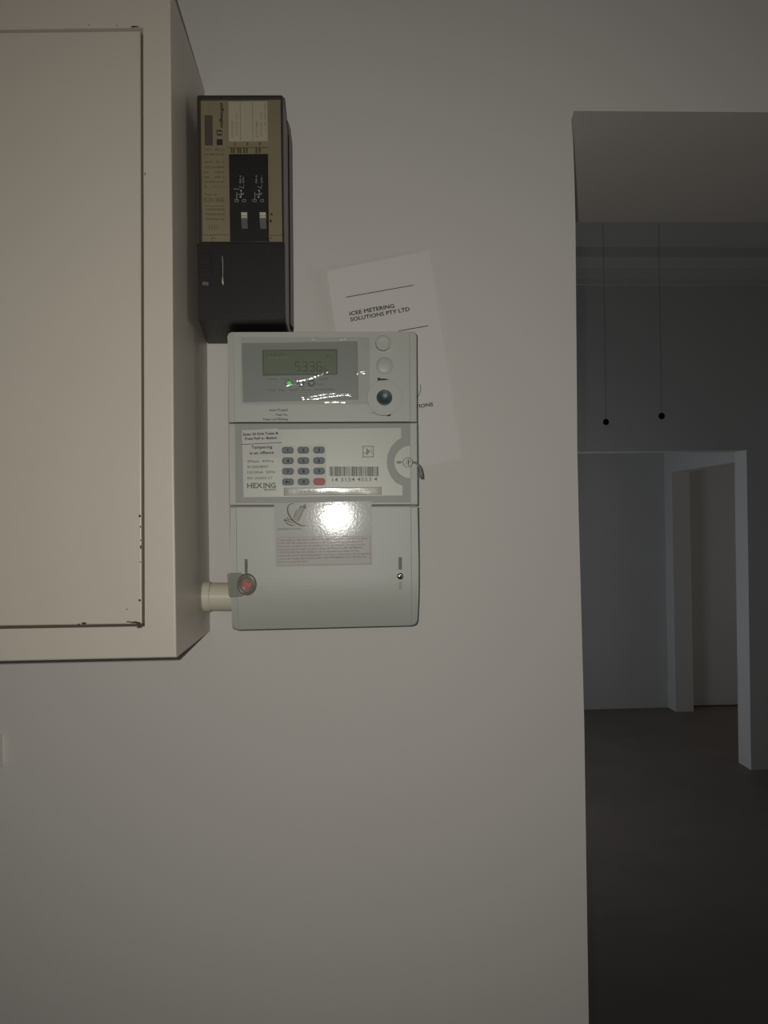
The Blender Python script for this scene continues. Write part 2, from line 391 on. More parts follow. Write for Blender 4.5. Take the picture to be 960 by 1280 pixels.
# thin step of the base along the right side
bm = bmesh.new()
ra = pp([(359.0, 150), (361.5, 172), (362.6, 300), (363.3, 405)], -0.035)
v1 = [bm.verts.new(v) for v in ra]; v2 = [bm.verts.new((v.x + 0.0018, -0.020, v.z)) for v in ra]; v3 = [bm.verts.new((v.x + 0.0005, -0.001, v.z)) for v in ra]; v4 = [bm.verts.new((v.x - 0.008, -0.02, v.z)) for v in ra]
for A, B in ((v1, v2), (v2, v3), (v3, v4), (v4, v1)):
    for i in range(3): bm.faces.new((A[i], A[i+1], B[i+1], B[i]))
bm.faces.new([q[0] for q in (v1, v2, v3, v4)]); bm.faces.new([q[-1] for q in (v4, v3, v2, v1)])
part('side_flange', bm, m_brown, rel)
part('cover_rim', plate(round_poly([(247.0, 119.6), (352.8, 119.6), (355.0, 303), (248.6, 303)], [2.5, 2.5, 0, 0]), YR, YR + 0.003, bevel=0.0005, holes=[[(249.2, 122), (351.0, 121.4), (353.0, 302), (251.0, 302)]], through=True), m_smoke, rel)
YF = YR + 0.006
fp = part('faceplate', plate([(249.6, 123), (351.6, 122), (353.6, 302.0), (251.5, 302.6)], YF, YF + 0.002), m_gold, rel)
ink = bmesh.new(); YI = YF - 0.0002
add_text(ink, 'zellweger', 278.5, 160.3, 4.6, YI, 32.5, math.pi/2 - 0.01, bold=0.03)
add_flat(ink, [(270.8, 162.5), (277.6, 162.5), (277.8, 169.5), (271.0, 169.5)], YI)
add_flat(ink, [(270.8, 174), (278.2, 174), (278.4, 181.5), (271.0, 181.5)], YI + .0001)
part('brand_print', ink, m_ink, fp, recalc=False)
lg = bmesh.new()
for q in ([(272.6, 168.0), (272.6, 164.0)], [(276.2, 168.0), (276.2, 164.0)], [(272.6, 164.2), (276.2, 167.8)]): add_line(lg, q, 0.8, YI - .0001)
part('emblem', lg, m_card, fp, recalc=False)
wb = bmesh.new(); add_plate(wb, [(255.5, 144), (265.5, 144), (266, 181.7), (256, 181.7)], YF - 0.0004, YF)
part('counter_window', wb, m_brown, rel)
ln = bmesh.new()
rows = [(188, 'TYPE   ZE22/3'), (194, 'No 48175 RE'), (203.5, '220V   50~ 3'), (210, 'f(S) 1050Hz'), (216.5, 'K1     15A T'), (222.5, 'K2     15A G'), (228.5, '10-230V 60 VA'), (234.5, 'K     + 1 1 1'), (244, 'Prog.  Nr.')]
for y, s in rows: add_text(ln, s, 255.5 + (y-188)*0.01, y, 2.6, YI, 24.5 if s != 'Prog.  Nr.' else 16, 0, bold=0.01, res=1)
add_text(ln, 'K230 1K42', 255.8, 252.5, 6.0, YI, 24.5, 0, res=1)
add_line(ln, [(255.5, 257.7), (281.5, 257.5)], .5, YI)
for y, s in ((263, 'RUNDSTEUER EM'), (269, 'PFANGER STROM'), (275, 'ZURICH AG CH')): add_text(ln, s, 257, y, 2.6, YI, 23, 0, bold=.01, res=1)
add_text(ln, '1111', 261.5, 287, 6.5, YI, 10.5, 0, res=1)
add_line(ln, [(252, 293.8), (287, 293.4)], .6, YI); add_line(ln, [(336.8, 294.3), (353.2, 294.0)], .6, YI)
nm = bmesh.new()
add_text(nm, '1', 293.2, 181.7, 4.0, YI, None, 0, bold=.03); add_text(nm, '2', 308.0, 181.7, 4.0, YI, None, 0, bold=.02); add_text(nm, '3', 323.6, 181.7, 4.0, YI, None, 0, bold=.02)
add_line(ln, [(285, 184.7), (334.5, 184.3)], .8, YI)
for x in (289.5, 292.5, 297.5, 300.5, 305, 308.5, 320.5, 324.5): add_line(ln, [(x, 185), (x + .1, 191.5)], 2.2, YI)
nl = bmesh.new(); add_text(nl, 'A', 337.3, 269.3, 3.6, YI, None, 0, bold=.05); add_text(nl, 'B', 337.0, 277.9, 3.6, YI, None, 0, bold=.06)
part('printed_text', ln, m_inkgold, fp, recalc=False)
part('position_letters', nl, m_ink, fp, recalc=False); part('numerals', nm, m_ink, fp, recalc=False)
# small glints of the fixing screws
for cx, cy in ((267, 299.3), (338, 299.5)):
    part('fixing_screw', dome(cx, cy, YF, [(0.0018, YF), (0.0017, YF - .0008), (0, YF - .0011)], n=14), m_gold, rel, smooth=True)
card = part('label_card', plate([(285.5, 127), (334.2, 126.5), (334.8, 176.4), (286.0, 176.8)], YF - 0.001, YF), m_card, rel)
ci = bmesh.new(); YK = YF - 0.0012
add_text(ci, 'z 11111+3.3', 291.8, 171.5, 3.0, YK, 20, math.pi/2, bold=.01, res=1)
add_text(ci, '13.10+15+50 .. /1.5sec', 296.6, 170, 1.9, YK, 30, math.pi/2, bold=.01, res=1)
add_text(ci, 'z 11111+4.6', 322.6, 171.5, 3.0, YK, 20, math.pi/2, bold=.01, res=1)
add_text(ci, '13.10+11+50 .. /1.5sec', 327.6, 170, 1.9, YK, 30, math.pi/2, bold=.01, res=1)
add_text(ci, '+ . 5A   250V~ 20x10', 332.4, 162, 1.9, YK, 33, math.pi/2, bold=.01, res=1)
for x in (300.2, 315.6): add_line(ci, [(x, 127.5), (x + .4, 176)], .45, YK)
part('printed_text', ci, m_ink_grey, card, recalc=False)
mod = part('switch_module', plate([(286.0, 192.3), (334.6, 192.0), (335.8, 302.5), (287.6, 303)], YF - 0.0035, YF, bevel=0.0006), m_black, rel)
sy = bmesh.new(); YS = YF - 0.0037
for ox in (0, 23.0):
    add_text(sy, '15A 4', 301.5 + ox - (3 if ox else 0), 229, 2.3, YS, 9.5, math.pi/2, res=1)
    add_text(sy, '250V~', 305.2 + ox, 229, 2.3, YS, 9.5, math.pi/2, res=1)
    for q in ([(296, 249.5), (296, 240)], [(296, 249.5), (293.5, 249.5), (293.5, 252), (298, 252), (298, 249.5), (296, 249.5)], [(303.8, 249.5), (307.0, 249.5), (307.0, 252), (303.0, 252), (303, 249.5)],
              [(297, 243.2), (304.5, 242.5)], [(301, 247), (302, 238)], [(292, 236.3), (299.5, 236.3)], [(299, 233), (304.5, 235.5), (304.5, 231)], [(305, 241), (302, 244)]):
        if ox and q[0] in ((292, 236.3),): continue
        add_line(sy, [(x + ox*0.98, y) for x, y in q], .55, YS)
    add_flat(sy, disc(300.6 + ox*.98, 246.2, 1.2, 8), YS); add_flat(sy, disc(301.2 + ox*.98, 238.3, 1.1, 8), YS)
part('printed_symbols', sy, m_inkwhite, mod, recalc=False)
for x0, x1 in ((301.2, 308.8), (324.2, 332.2)):
    tg = part('toggle_switch', plate([(x0, 265), (x1, 265), (x1, 272.2), (x0 + .3, 272.2)], YF - 0.0085, YF - 0.0034, bevel=0.0004), m_toggle, rel)
    rb = bmesh.new(); A = pp([(x0, 272.4), (x1, 272.4)], YF - 0.0082); B = pp([(x1 + 1.0, 286), (x0 + 1.3, 286)], YF - 0.0037); C_ = pp([(x0, 272.4), (x1, 272.4), (x1 + 1, 286), (x0 + 1.3, 286)], YF - 0.0034)
    v = [rb.verts.new(q) for q in A + B + C_]
    for f in ((0,1,2,3), (4,7,6,5), (0,4,5,1), (1,5,6,2), (2,6,7,3), (3,7,4,0)): rb.faces.new([v[i] for i in f])
    part('toggle_ramp', rb, m_toggle_d, tg)
    l = bmesh.new(); add_line(l, [(x0 + .5, 269.8), (x1 - .3, 269.8)], .5, YF - .0087); part('toggle_mark', l, m_ink, tg, recalc=False)
tcv = part('terminal_cover', plate(round_poly([(246.0, 304.2), (355.8, 303.6), (356.6, 398.6), (248.0, 400.0)], 2), YR - 0.001, -0.004, bevel=0.0012, seg=3, back=round_poly([(254.4, 312), (361.0, 312), (362.0, 429.3), (259.3, 429.6)], 2)), m_black, rel)
for q in (rect(248.5, 316.5, 264, 330.3), rect(248.5, 334, 264, 345)):
    part('catch', plate(q, YR - 0.0018, YR - 0.0009, bevel=0.0004), m_black, tcv)
bm = bmesh.new(); add_plate(bm, [(253, 351.5), (261, 352.5), (260.5, 357), (252.5, 356)], YR - 0.0018, YR - 0.0009, bevel=.0003); part('catch_tab', bm, m_disp_rim, tcv)
part('groove_line', plate([(250, 390.5), (354, 388.5), (354, 389.3), (250, 391.2)], YR - .0012, YR - .0009), m_smoke, tcv)
pts = pp([(277.8, 320.2), (278.6, 330), (278.5, 345), (278.2, 351), (278.9, 356.5)], YR - 0.0022)
part('seal_wire', add_tube(bmesh.new(), pts, [.0006, .0003, .00028, .0009, .0005], 8), mat('bright_wire', (0.5, 0.48, 0.42), 0.35, metal=0.4), rel, smooth=True)

# ------------------------------------------------------------------ paper notice tucked behind the meter
YN = -0.004
nt_ = thing('paper_notice', 'tilted white paper notice tucked behind the upper right of the meter', 'paper', W(480, 570, 0.0))
pc = [(408.3, 338.5), (536.8, 313.0), (577.0, 573.5), (448, 598)]
bm = bmesh.new(); NX, NZ = 14, 22; g = []
for j in range(NZ + 1):
    row = []
    for i in range(NX + 1):
        s, t = i/NX, j/NZ
        x = (pc[0][0]*(1-s) + pc[1][0]*s)*(1-t) + (pc[3][0]*(1-s) + pc[2][0]*s)*t
        y = (pc[0][1]*(1-s) + pc[1][1]*s)*(1-t) + (pc[3][1]*(1-s) + pc[2][1]*s)*t
        lift = 0.0022*(1-s)*(1-t)**2 + 0.0012*(1-t)**3 + (0.0008*math.sin(s*3.1))*(1-t)
        row.append(W(x, y, YN - lift))
    g.append(row)
fv = [[bm.verts.new(v) for v in row] for row in g]; bv = [[bm.verts.new(v + Vector((0, .0004, 0))) for v in row] for row in g]
for j in range(NZ):
    for i in range(NX):
        bm.faces.new((fv[j][i], fv[j][i+1], fv[j+1][i+1], fv[j+1][i])); bm.faces.new((bv[j][i], bv[j+1][i], bv[j+1][i+1], bv[j][i+1]))
for j in range(NZ):
    bm.faces.new((fv[j][0], fv[j+1][0], bv[j+1][0], bv[j][0])); bm.faces.new((fv[j][-1], bv[j][-1], bv[j+1][-1], fv[j+1][-1]))
for i in range(NX):
    bm.faces.new((fv[0][i], bv[0][i], bv[0][i+1], fv[0][i+1])); bm.faces.new((fv[-1][i], fv[-1][i+1], bv[-1][i+1], bv[-1][i]))
sheet = part('sheet', bm, m_paper, nt_, smooth=False)
back = part('back_sheet', plate([(412, 341), (537.8, 315.5), (578.2, 574.6), (452, 598)], YN + 0.0022, YN + 0.0027), m_paper, nt_)
ni = bmesh.new(); YT = YN - 0.0040; an = math.radians(10.3)
for q_ in ([(432.5, 371.5), (516.5, 356.5)], [(498, 413.8), (535, 407.2)]):
    rl = bmesh.new(); add_line(rl, q_, .85, YT); part('rule_line', rl, m_ink, sheet, recalc=False)
add_text(ni, 'ICEE METERING', 437.3, 394.6, 5.0, YT, 57, an, bold=.02); add_text(ni, 'SOLUTIONS PTY LTD', 438.3, 401.8, 5.0, YT, 76, an, bold=.02)
YT2 = YN - 0.0015
nj = bmesh.new(); add_text(nj, 'SOLUTIONS', 500.5, 513.3, 4.6, YT2, 42, math.radians(8), bold=.02)
part('side_text', nj, m_ink, sheet, recalc=False); nk = bmesh.new()
add_line(nk, [(525.5, 480.5), (526, 487), (524, 493), (520, 498)], .7, YT2)
# the printing floats a hair above the sheet: press it onto the paper's curve
part('printed_text', ni, m_ink, sheet, recalc=False); part('logo_curve', nk, m_ink, sheet, recalc=False)

# ------------------------------------------------------------------ electricity meter
YM = -0.080
met = thing('electricity_meter', 'light grey prepaid electricity meter with keypad and display, right of the cream cabinet', 'meter', W(405, 788, 0.0))
TL, TR = (284.3, 415.2), (520.5, 414.4)
part('base', plate(round_poly([(286, 417), (519.6, 416), (521.4, 700), (520, 780), (290, 786), (288, 700)], 3), -0.056, -0.0005, back=round_poly([(299, 438), (508, 438), (508, 700), (507, 766), (302, 768), (300, 700)], 3)), m_meter_d, met)
YE = YM + 0.0024
disp_hole = round_poly([(302.2, 429.3), (447.0, 426.6), (448.3, 499.8), (304.0, 502.8)], 1.5, 3)
tc_ = bmesh.new()
add_plate(tc_, round_poly([TL, TR, (521.4, 527.4), (285.3, 528.2)], [5, 5, 0, 0]), YE, -0.055, bevel=0.0012, seg=3)
bmesh.ops.recalc_face_normals(tc_, faces=tc_.faces)
add_plate(tc_, round_poly([(291.8, 415.6), (512.0, 414.9), (512.9, 527.2), (293.2, 527.9)], [2, 2, 0, 0]), YM, YE - .0001, bevel=0.0005, holes=[disp_hole])
top = part('top_cover', tc_, m_meter, met)
# display panel in the recess
dp = part('display_panel', plate(round_poly([(302.0, 429.2), (447.4, 426.4), (448.6, 500.0), (303.8, 503.0)], 1.0, 3), YM + 0.0010, YM + 0.0022), m_disp, met)
YD = YM + 0.0010
part('lcd_frame', plate(round_poly([(327.8, 437.4), (421.6, 436.2), (422.0, 468.4), (328.3, 469.6)], 1, 3), YD - .0003, YD, holes=[rect(329.8, 438.9, 420.2, 467.2)]), m_disp_rim, dp)
lcd = part('lcd_screen', plate([(329, 438.2), (421, 437.4), (421.2, 467.9), (329.4, 468.6)], YD - 0.0001, YD + .0001), m_lcd, dp)
sg = bmesh.new(); YL = YD - 0.00022
segs = {'5': 'afgcd', '3': 'abgcd', '6': 'afgedc'}
def seven(bm, ch, x, y, wd, h, Y, t=1.3):
    P = {'a': ((0,0),(wd,0)), 'b': ((wd,0),(wd,h/2)), 'c': ((wd,h/2),(wd,h)), 'd': ((0,h),(wd,h)), 'e': ((0,h/2),(0,h)), 'f': ((0,0),(0,h/2)), 'g': ((0,h/2),(wd,h/2))}
    for s in segs[ch]:
        (a, b), (c, e) = P[s]; add_line(bm, [(x+a, y+b), (x+c, y+e)], t, Y)
for i, ch in enumerate('5336'): seven(sg, ch, 369.3 + i*9.0, 452.4, 5.2, 11.3, YL)
seven(sg, '6', 405, 458, 3, 6, YL, .8)
add_text(sg, 'L1:2.50', 333.5, 444.6, 4.0, YL, 23, 0, res=1); add_text(sg, 'F', 408, 448, 5.0, YL, 3.6, 0, res=1); add_text(sg, 'L', 414, 448, 3.0, YL, 2.6, 0, res=1)
part('lcd_digits', sg, m_lcd_seg, dp, recalc=False)
for cx, cy, mt, lb in ((361.3, 479.2, m_led_g, 'lit green indicator light'), (376.0, 479.2, m_led, None), (389.3, 479.0, m_led, None)):
    o = part('indicator_light', dome(cx, cy, YD, [(3.4*.00072, YD), (3.2*.00072, YD - .0004), (2.3*.00072, YD - .0013), (1.2*.00072, YD - .0017), (0, YD - .0018)]), mt, dp, lb, smooth=True)
rg = bmesh.new()
for cx in (361.3, 376.0, 389.3):
    add_plate(rg, disc(cx, 479.1, 4.5, 20), YD - .0002, YD, holes=[disc(cx, 479.1, 3.5, 20)])
part('light_surround', rg, m_disp_rim, dp)
di = bmesh.new(); YDI = YD - .0002
add_text(di, 'kWh   kW   V   A   Hz   tariff', 334.5, 475.2, 2.4, YDI, 76, 0.006, res=1)
add_text(di, 'Load   Pulse   Alarm   Credit   1600imp/kWh', 335.5, 488.8, 2.5, YDI, 82, 0.006, bold=.01, res=1)
add_text(di, 'Com', 394.5, 481.5, 3.0, YDI, 10, 0.006, res=1)
part('panel_print', di, m_disp_rim, dp, recalc=False)
ti = bmesh.new(); YTI = YM - .00015
add_text(ti, 'Smart Prepaid', 336.8, 513.9, 3.0, YTI, 22.5, .006, bold=.015, res=1); add_text(ti, 'Peak Use', 345.4, 519.8, 3.0, YTI, 13.8, .006, bold=.015, res=1)
add_text(ti, 'Power Low Warning', 329.2, 525.6, 3.0, YTI, 30, .006, bold=.015, res=1)
tm = bmesh.new(); add_flat(tm, [(471.8, 472.3), (473.2, 471.9), (476.5, 473.3), (480, 473.2), (487.5, 474.1), (480, 475.3), (475.5, 475.3), (472.4, 476.6)], YTI)
part('cover_mark', tm, m_ink, top, recalc=False); tm = bmesh.new(); add_flat(tm, [(483, 518.6), (485.5, 517.6), (488.6, 517.6), (488.8, 519.3), (486, 520.4), (483.3, 519.9)], YTI)
add_line(tm, [(476.5, 519.6), (484, 519)], .5, YTI); part('cover_mark', tm, m_ink, top, recalc=False)
part('printed_text', ti, m_ink, top, recalc=False)
k72 = 0.00072
part('push_button', dome(478.7, 429.8, YM, [(9.6*k72, YM + .0002), (9.3*k72, YM - .0045), (8.8*k72, YM - .0051), (7.4*k72, YM - .0052), (7.0*k72, YM - .0050), (0, YM - .0048)], n=36), m_meter, met, smooth=False)
part('domed_cap', dome(480.8, 456.8, YM, [(10.6*k72, YM), (10.2*k72, YM - .0003), (8*k72, YM - .0007), (4*k72, YM - .0010), (0, YM - .0011)], n=36), m_meter, met, smooth=True)
pr = part('port_surround', plate(disc(481, 497, 22.0, 48), YM - .0005, YM + .0002, bevel=.0003, holes=[disc(480.5, 497, 9.8, 30)]), m_meter, met)
part('optical_port', dome(480.5, 497.0, YM, [(9.8*k72, YM - .0002), (9.4*k72, YM - .0008), (8*k72, YM - .0010), (7*k72, YM - .0004), (0, YM - .0003)], n=30), m_port, met, smooth=True)
part('port_catch', add_tube(bmesh.new(), pp([(464.5, 514.8), (470, 517.6), (476, 519.6)], YM - .0006), [.0003, .0005, .0003], 8), m_meter, met, smooth=True)

# middle section
YQ = YM + 0.0006
part('middle_cover', add_plate(plate([(285.4, 529.2), (521.5, 528.4), (522.4, 631.0), (286.4, 631.8)], YE, -0.055, bevel=.0008), [(293.4, 529.4), (512.9, 528.8), (513.8, 630.6), (294.6, 631.3)], YQ, YE - .0001, bevel=.0004), m_meter, met)
YQ1 = YQ - .0002
cxr, cyr = 514.0, 577.5
part('grey_panel', plate([(294.2, 529.9), (512.4, 529.2), (513.0, 628.2), (295.0, 629.0)], YQ1, YQ), m_meter_d, met)
arc = [(cxr + 30.5*math.cos(a), cyr + 33*math.sin(a)) for a in [math.radians(v) for v in range(246, 113, -8)]]
YQ2 = YQ - .0006
npl = [(302.5, 537.6), (501.2, 534.8), (501.5, 547.3)] + [p for p in arc if p[1] > 547.5 and p[1] < 606.5] + [(503.2, 607), (503.2, 619.3), (304.5, 621.5)]
plt_ = part('nameplate', plate(npl, YQ2, YQ1 + .0001), m_plate, met)
half = [(cxr - 1, cyr - 20.5)] + [(cxr + 21.0*math.cos(a), cyr + 20.5*math.sin(a)) for a in [math.radians(v) for v in range(262, 97, -8)]] + [(cxr - .6, cyr + 20.5)]
part('seal_boss', plate(half, YQ2 - .0006, YQ1 + .0001, bevel=.0003), m_plate, met)
bmk = bmesh.new(); YB = YQ2 - .00075
ring = [(509.8 + 6.0*math.cos(a), 578.0 + 6.0*math.sin(a)) for a in [2*math.pi*k/28 for k in range(29)]]
add_line(bmk, ring, .8, YB); add_text(bmk, 'MF', 496.0, 580.0, 3.6, YB, 5.4, 0, bold=.04); add_line(bmk, [(501, 578.2), (504, 578)], .7, YB)
add_line(bmk, [(510.4, 573.8), (510.6, 582.5)], 1.1, YB); add_line(bmk, [(507.0, 579.5), (509, 575), (511, 578), (513, 575.5)], .6, YB); add_line(bmk, [(507.5, 581), (512.5, 576.5)], .5, YB)
part('seal_mark', bmk, m_ink_grey, met, recalc=False)
part('seal_wire', add_tube(bmesh.new(), pp([(515.5, 577.9), (519.5, 578.3), (523.0, 581.0), (525.3, 586.0), (526.3, 592), (526.6, 597.5)], YM - .0012), [.0007, .0009, .0011, .0014, .0016, .0017], 8), m_wire, met, 'grey wire curling off the meter\'s right edge', smooth=True)

# label patch and texts of the nameplate
lp = part('instruction_label', plate(round_poly([(302.3, 540.0), (306, 537.8), (347, 535.6), (351.3, 539.5), (352.4, 571.6), (303.2, 573.4)], 1.0, 3), YQ2 - .00025, YQ2), m_plate2, met)
YN1 = YQ2 - .0004
b1 = bmesh.new()
add_text(b1, 'Enter 20 Digit Token &', 304.2, 544.6, 3.2, YN1, 43.2, .035, bold=.03); add_text(b1, 'Press Red', 306.2, 549.9, 3.2, YN1, 18.5, .035, bold=.03); add_text(b1, 'Button', 333.2, 549.0, 3.2, YN1, 13, .035, bold=.03)
add_line(b1, [(327, 548.2), (332, 547.9)], .6, YN1); add_flat(b1, [(326, 548.2), (328.6, 546.8), (328.6, 549.5)], YN1)
rl = bmesh.new(); add_line(rl, [(301.8, 555.5), (312, 555.2), (325, 554.3), (352.2, 553.3)], .65, YN1); part('rule_line', rl, m_ink, lp, recalc=False)
part('printed_text', b1, m_ink, lp, recalc=False); b1 = bmesh.new(); add_text(b1, 'Tampering', 314.2, 560.9, 3.7, YN1, 25.8, .02, bold=.02); add_text(b1, 'is an offence', 312.2, 568.0, 3.7, YN1, 29.8, .02, bold=.02)
part('printed_text', b1, m_ink, lp, recalc=False)
b2 = bmesh.new(); YN2 = YQ2 - .00015
add_text(b2, '3Phase  4Wire', 309.0, 578.2, 3.2, YN2, 32.5, .008, bold=.01); add_text(b2, '3×230/400V', 309.0, 585.2, 3.2, YN2, 26.5, .008, bold=.01)
add_text(b2, '10(100)A  50Hz', 309.2, 592.0, 3.2, YN2, 34.5, .008, bold=.01); add_text(b2, 'IEC 62055-31', 309.2, 599.2, 3.0, YN2, 30.0, .008, bold=.01)
add_text(b2, 'HEX', 309.0, 610.2, 6.6, YN2, 19.0, .008, bold=.025); add_text(b2, 'ING', 329.3, 610.0, 6.6, YN2, 15.2, .008, bold=.025)
add_line(b2, [(329.3, 611.5), (344.8, 611.2)], .5, YN2); add_text(b2, 'Electrical', 330.5, 613.4, 1.8, YN2, 13.8, .008, bold=.02, res=1)
part('printed_text', b2, m_ink_grey, plt_, recalc=False)
b3 = bmesh.new(); rnd = random.Random(3); x = 411.5
while x < 473.0:
    wd = rnd.choice((.5, .5, .9, .9, 1.6)); add_flat(b3, [(x, 583.2), (x + wd, 583.2), (x + wd + .1, 595.2), (x + .1, 595.3)], YN2); x += wd + rnd.choice((.45, .6, .9))
part('barcode', b3, m_ink_grey, plt_, recalc=False)
b4 = bmesh.new(); add_text(b4, '14 3154 4553 4', 415.3, 602.2, 5.1, YN2, 56.5, .008, bold=.012)
for q in ([(453.4, 558), (466.8, 557.8)], [(453.6, 571.2), (467.0, 571.0)]): add_line(b4, q, 1.0, YN2)
for q in ([(453.7, 557.6), (453.9, 571.4)], [(466.5, 557.6), (466.7, 571.2)]): add_line(b4, q, 1.0, YN2)
add_flat(b4, [(458.0, 559.8), (462.5, 564.3), (458.4, 569.3)], YN2)
for q in ([(455.2, 567.5), (457, 565), (458, 568)], [(461.6, 565), (463.6, 561.5), (465.4, 567)]): add_line(b4, q, .9, YN2)
part('serial_print', b4, m_ink_lgrey, plt_, recalc=False)
# clear strip along the lower edge of the nameplate, bulging a little
bm = bmesh.new(); rows_ = []
for j in range(9):
    t = j/8; ytop, ybot = 609.6, 619.6
    row = []
    for i in range(21):
        s = i/20; px = 354.8 + (477.2 - 354.8)*s; py = ytop + (ybot - ytop)*t - 1.0*s
        lift = 0.00042*(1 - t**2.2)*(.6 + .4*math.sin(s*3.1 + .3)) + .00012 + .00008*math.sin(s*23)*t
        row.append(bm.verts.new(W(px, py, YQ2 - lift)))
    rows_.append(row)
for j in range(8):
    for i in range(20): bm.faces.new((rows_[j][i], rows_[j+1][i], rows_[j+1][i+1], rows_[j][i+1]))
edge_v = [rows_[0], rows_[-1], [r_[0] for r_ in rows_], [r_[-1] for r_ in rows_]]
for ev in edge_v:
    bk = [bm.verts.new((v.co.x, YQ2 + .00005, v.co.z)) for v in ev]
    for i in range(len(ev)-1): bm.faces.new((ev[i], ev[i+1], bk[i+1], bk[i]))
strip = part('warning_strip', bm, m_tape, met, smooth=True)
b5 = bmesh.new(); add_text(b5, 'Care must be taken not to tamper', 369.5, 615.8, 3.6, YQ2 - .0006, 92, .008, res=1)
part('printed_text', b5, m_ink_lgrey, strip, recalc=False)

# keypad: twelve keys of one mesh, red enter key last
def key_mesh(name, m):
    b = bmesh.new(); p = round_poly(rect(-7.2, -4.15, 7.2, 4.15), 4.1, 6)
    for sc, ya, yb in ((1.0, 0, -0.0010),):
        lo = [b.verts.new((x*k72, ya, z*k72)) for x, z in p]; hi = [b.verts.new((x*k72, yb, z*k72)) for x, z in p]
        mid = [b.verts.new((x*k72*.90, yb - .0004, z*k72*.84)) for x, z in p]
        nn = len(p)
        for i in range(nn):
            j = (i+1) % nn; b.faces.new((lo[i], lo[j], hi[j], hi[i])); b.faces.new((hi[i], hi[j], mid[j], mid[i]))
        b.faces.new(mid)
    bmesh.ops.recalc_face_normals(b, faces=b.faces)
    me = bpy.data.meshes.new(name); b.to_mesh(me); b.free(); me.materials.append(m); return me
kg, kr = key_mesh('key', m_key), key_mesh('key_red', m_key_red)
kp_ = bmesh.new(); add_plate(kp_, round_poly([(351.8, 557.0), (407.6, 556.3), (408.2, 608.2), (352.6, 608.6)], 2, 3), YQ2 - .0002, YQ2)
pad = part('keypad_field', kp_, m_plate2, met)
chars = ['1', '2', '3', '4', '5', '6', '7', '8', '9', '←', '0', '↵']
for r_ in range(4):
    for c_ in range(3):
        ch = chars[r_*3 + c_]; cx = 359.8 + c_*19.45 + r_*.12; cy = 562.9 + r_*13.15 - c_*.15
        o = bpy.data.objects.new('key', kr if ch == '↵' else kg); COL.objects.link(o); o.parent = met
        pos = W(cx, cy, YQ2 - .0002); o.location = pos - root_loc(met)
        if ch == '↵': o['label'] = 'red enter key'
        ib = bmesh.new(); Yk = YQ2 - .0002 - .0015
        if ch == '←': add_line(ib, [(cx-3, cy), (cx+3, cy)], .9, Yk); add_flat(ib, [(cx-4, cy), (cx-1.2, cy-1.8), (cx-1.2, cy+1.8)], Yk)
        elif ch == '↵': add_line(ib, [(cx-2, cy+.3), (cx+3, cy+.3), (cx+3, cy-1.8)], .8, Yk); add_flat(ib, [(cx-3.6, cy+.3), (cx-1.2, cy-1.2), (cx-1.2, cy+1.8)], Yk)
        else: add_text(ib, ch, cx, cy + 2.0, 4.2, Yk, None, 0, align='CENTER', bold=.03)
        bmesh.ops.translate(ib, verts=ib.verts, vec=-pos)
        me = bpy.data.meshes.new('key_symbol'); ib.to_mesh(me); ib.free(); me.materials.append(m_ink if ch != '↵' else m_ink_red)
        q = bpy.data.objects.new('key_symbol', me); COL.objects.link(q); q.parent = o

# terminal cover
slot_l = rect(305.9, 699.0, 309.6, 716.0); slot_r = rect(498.2, 696.4, 502.4, 712.0); rec_r = rect(498.6, 727.5, 502.4, 737.0)
bm = bmesh.new()
add_plate(bm, round_poly([(286.6, 633.4), (522.6, 632.8), (523.2, 700), (523.2, 745), (522.4, 783), (289.6, 789.0), (288.2, 740), (287.4, 700)], [0, 0, 0, 5, 7, 7, 5, 0]), YE, -0.055, bevel=0.0012, seg=3)
bmesh.ops.recalc_face_normals(bm, faces=bm.faces)
add_plate(bm, round_poly([(294.6, 633.6), (513.8, 632.9), (515.6, 783.4), (297.0, 788.9)], [0, 0, 2, 2]), YM, YE - .0001, bevel=0.0006, holes=[slot_l, slot_r, rec_r])
zt, zb = W(405, 722, YM).z, W(405, 789, YM).z
for k in range(14):
    z = zt + (zb - zt)*k/14
    bmesh.ops.bisect_plane(bm, geom=bm.verts[:] + bm.edges[:] + bm.faces[:], plane_co=(0, 0, z), plane_no=(0, 0, 1))
for v in bm.verts:
    if v.co.z < zt and v.co.y < -0.07:
        t = (zt - v.co.z)/(zt - zb); v.co.y += 0.0085 * t**2.2
tcm = part('terminal_cover', bm, m_meter, met)
for q in (slot_l, slot_r, rec_r):
    part('slot_floor', plate([(x + (1 if i in (1, 2) else -1)*.4, y) for i, (x, y) in enumerate(q)], YE - .0003 - (.0014 if q is rec_r else 0), YE), m_meter_d if q is rec_r else m_disp_rim, tcm)
sc_ = bmesh.new(); add_dome(sc_, 500.3, 720.2, YM, [(4.3*k72, YM + .0002), (4.3*k72, YM - .0010), (3.4*k72, YM - .0017), (1.5*k72, YM - .0020), (0, YM - .0020)], n=20)
scr = part('screw', sc_, m_metal, tcm, 'shiny steel screw head', smooth=True)
xs = bmesh.new(); add_line(xs, [(497.6, 722.2), (503.0, 718.2)], 1.3, YM - .00215); add_line(xs, [(498.6, 717.8), (502.2, 722.8)], 1.3, YM - .00222)
o = part('screw_slot', xs, m_ink, met, recalc=False)

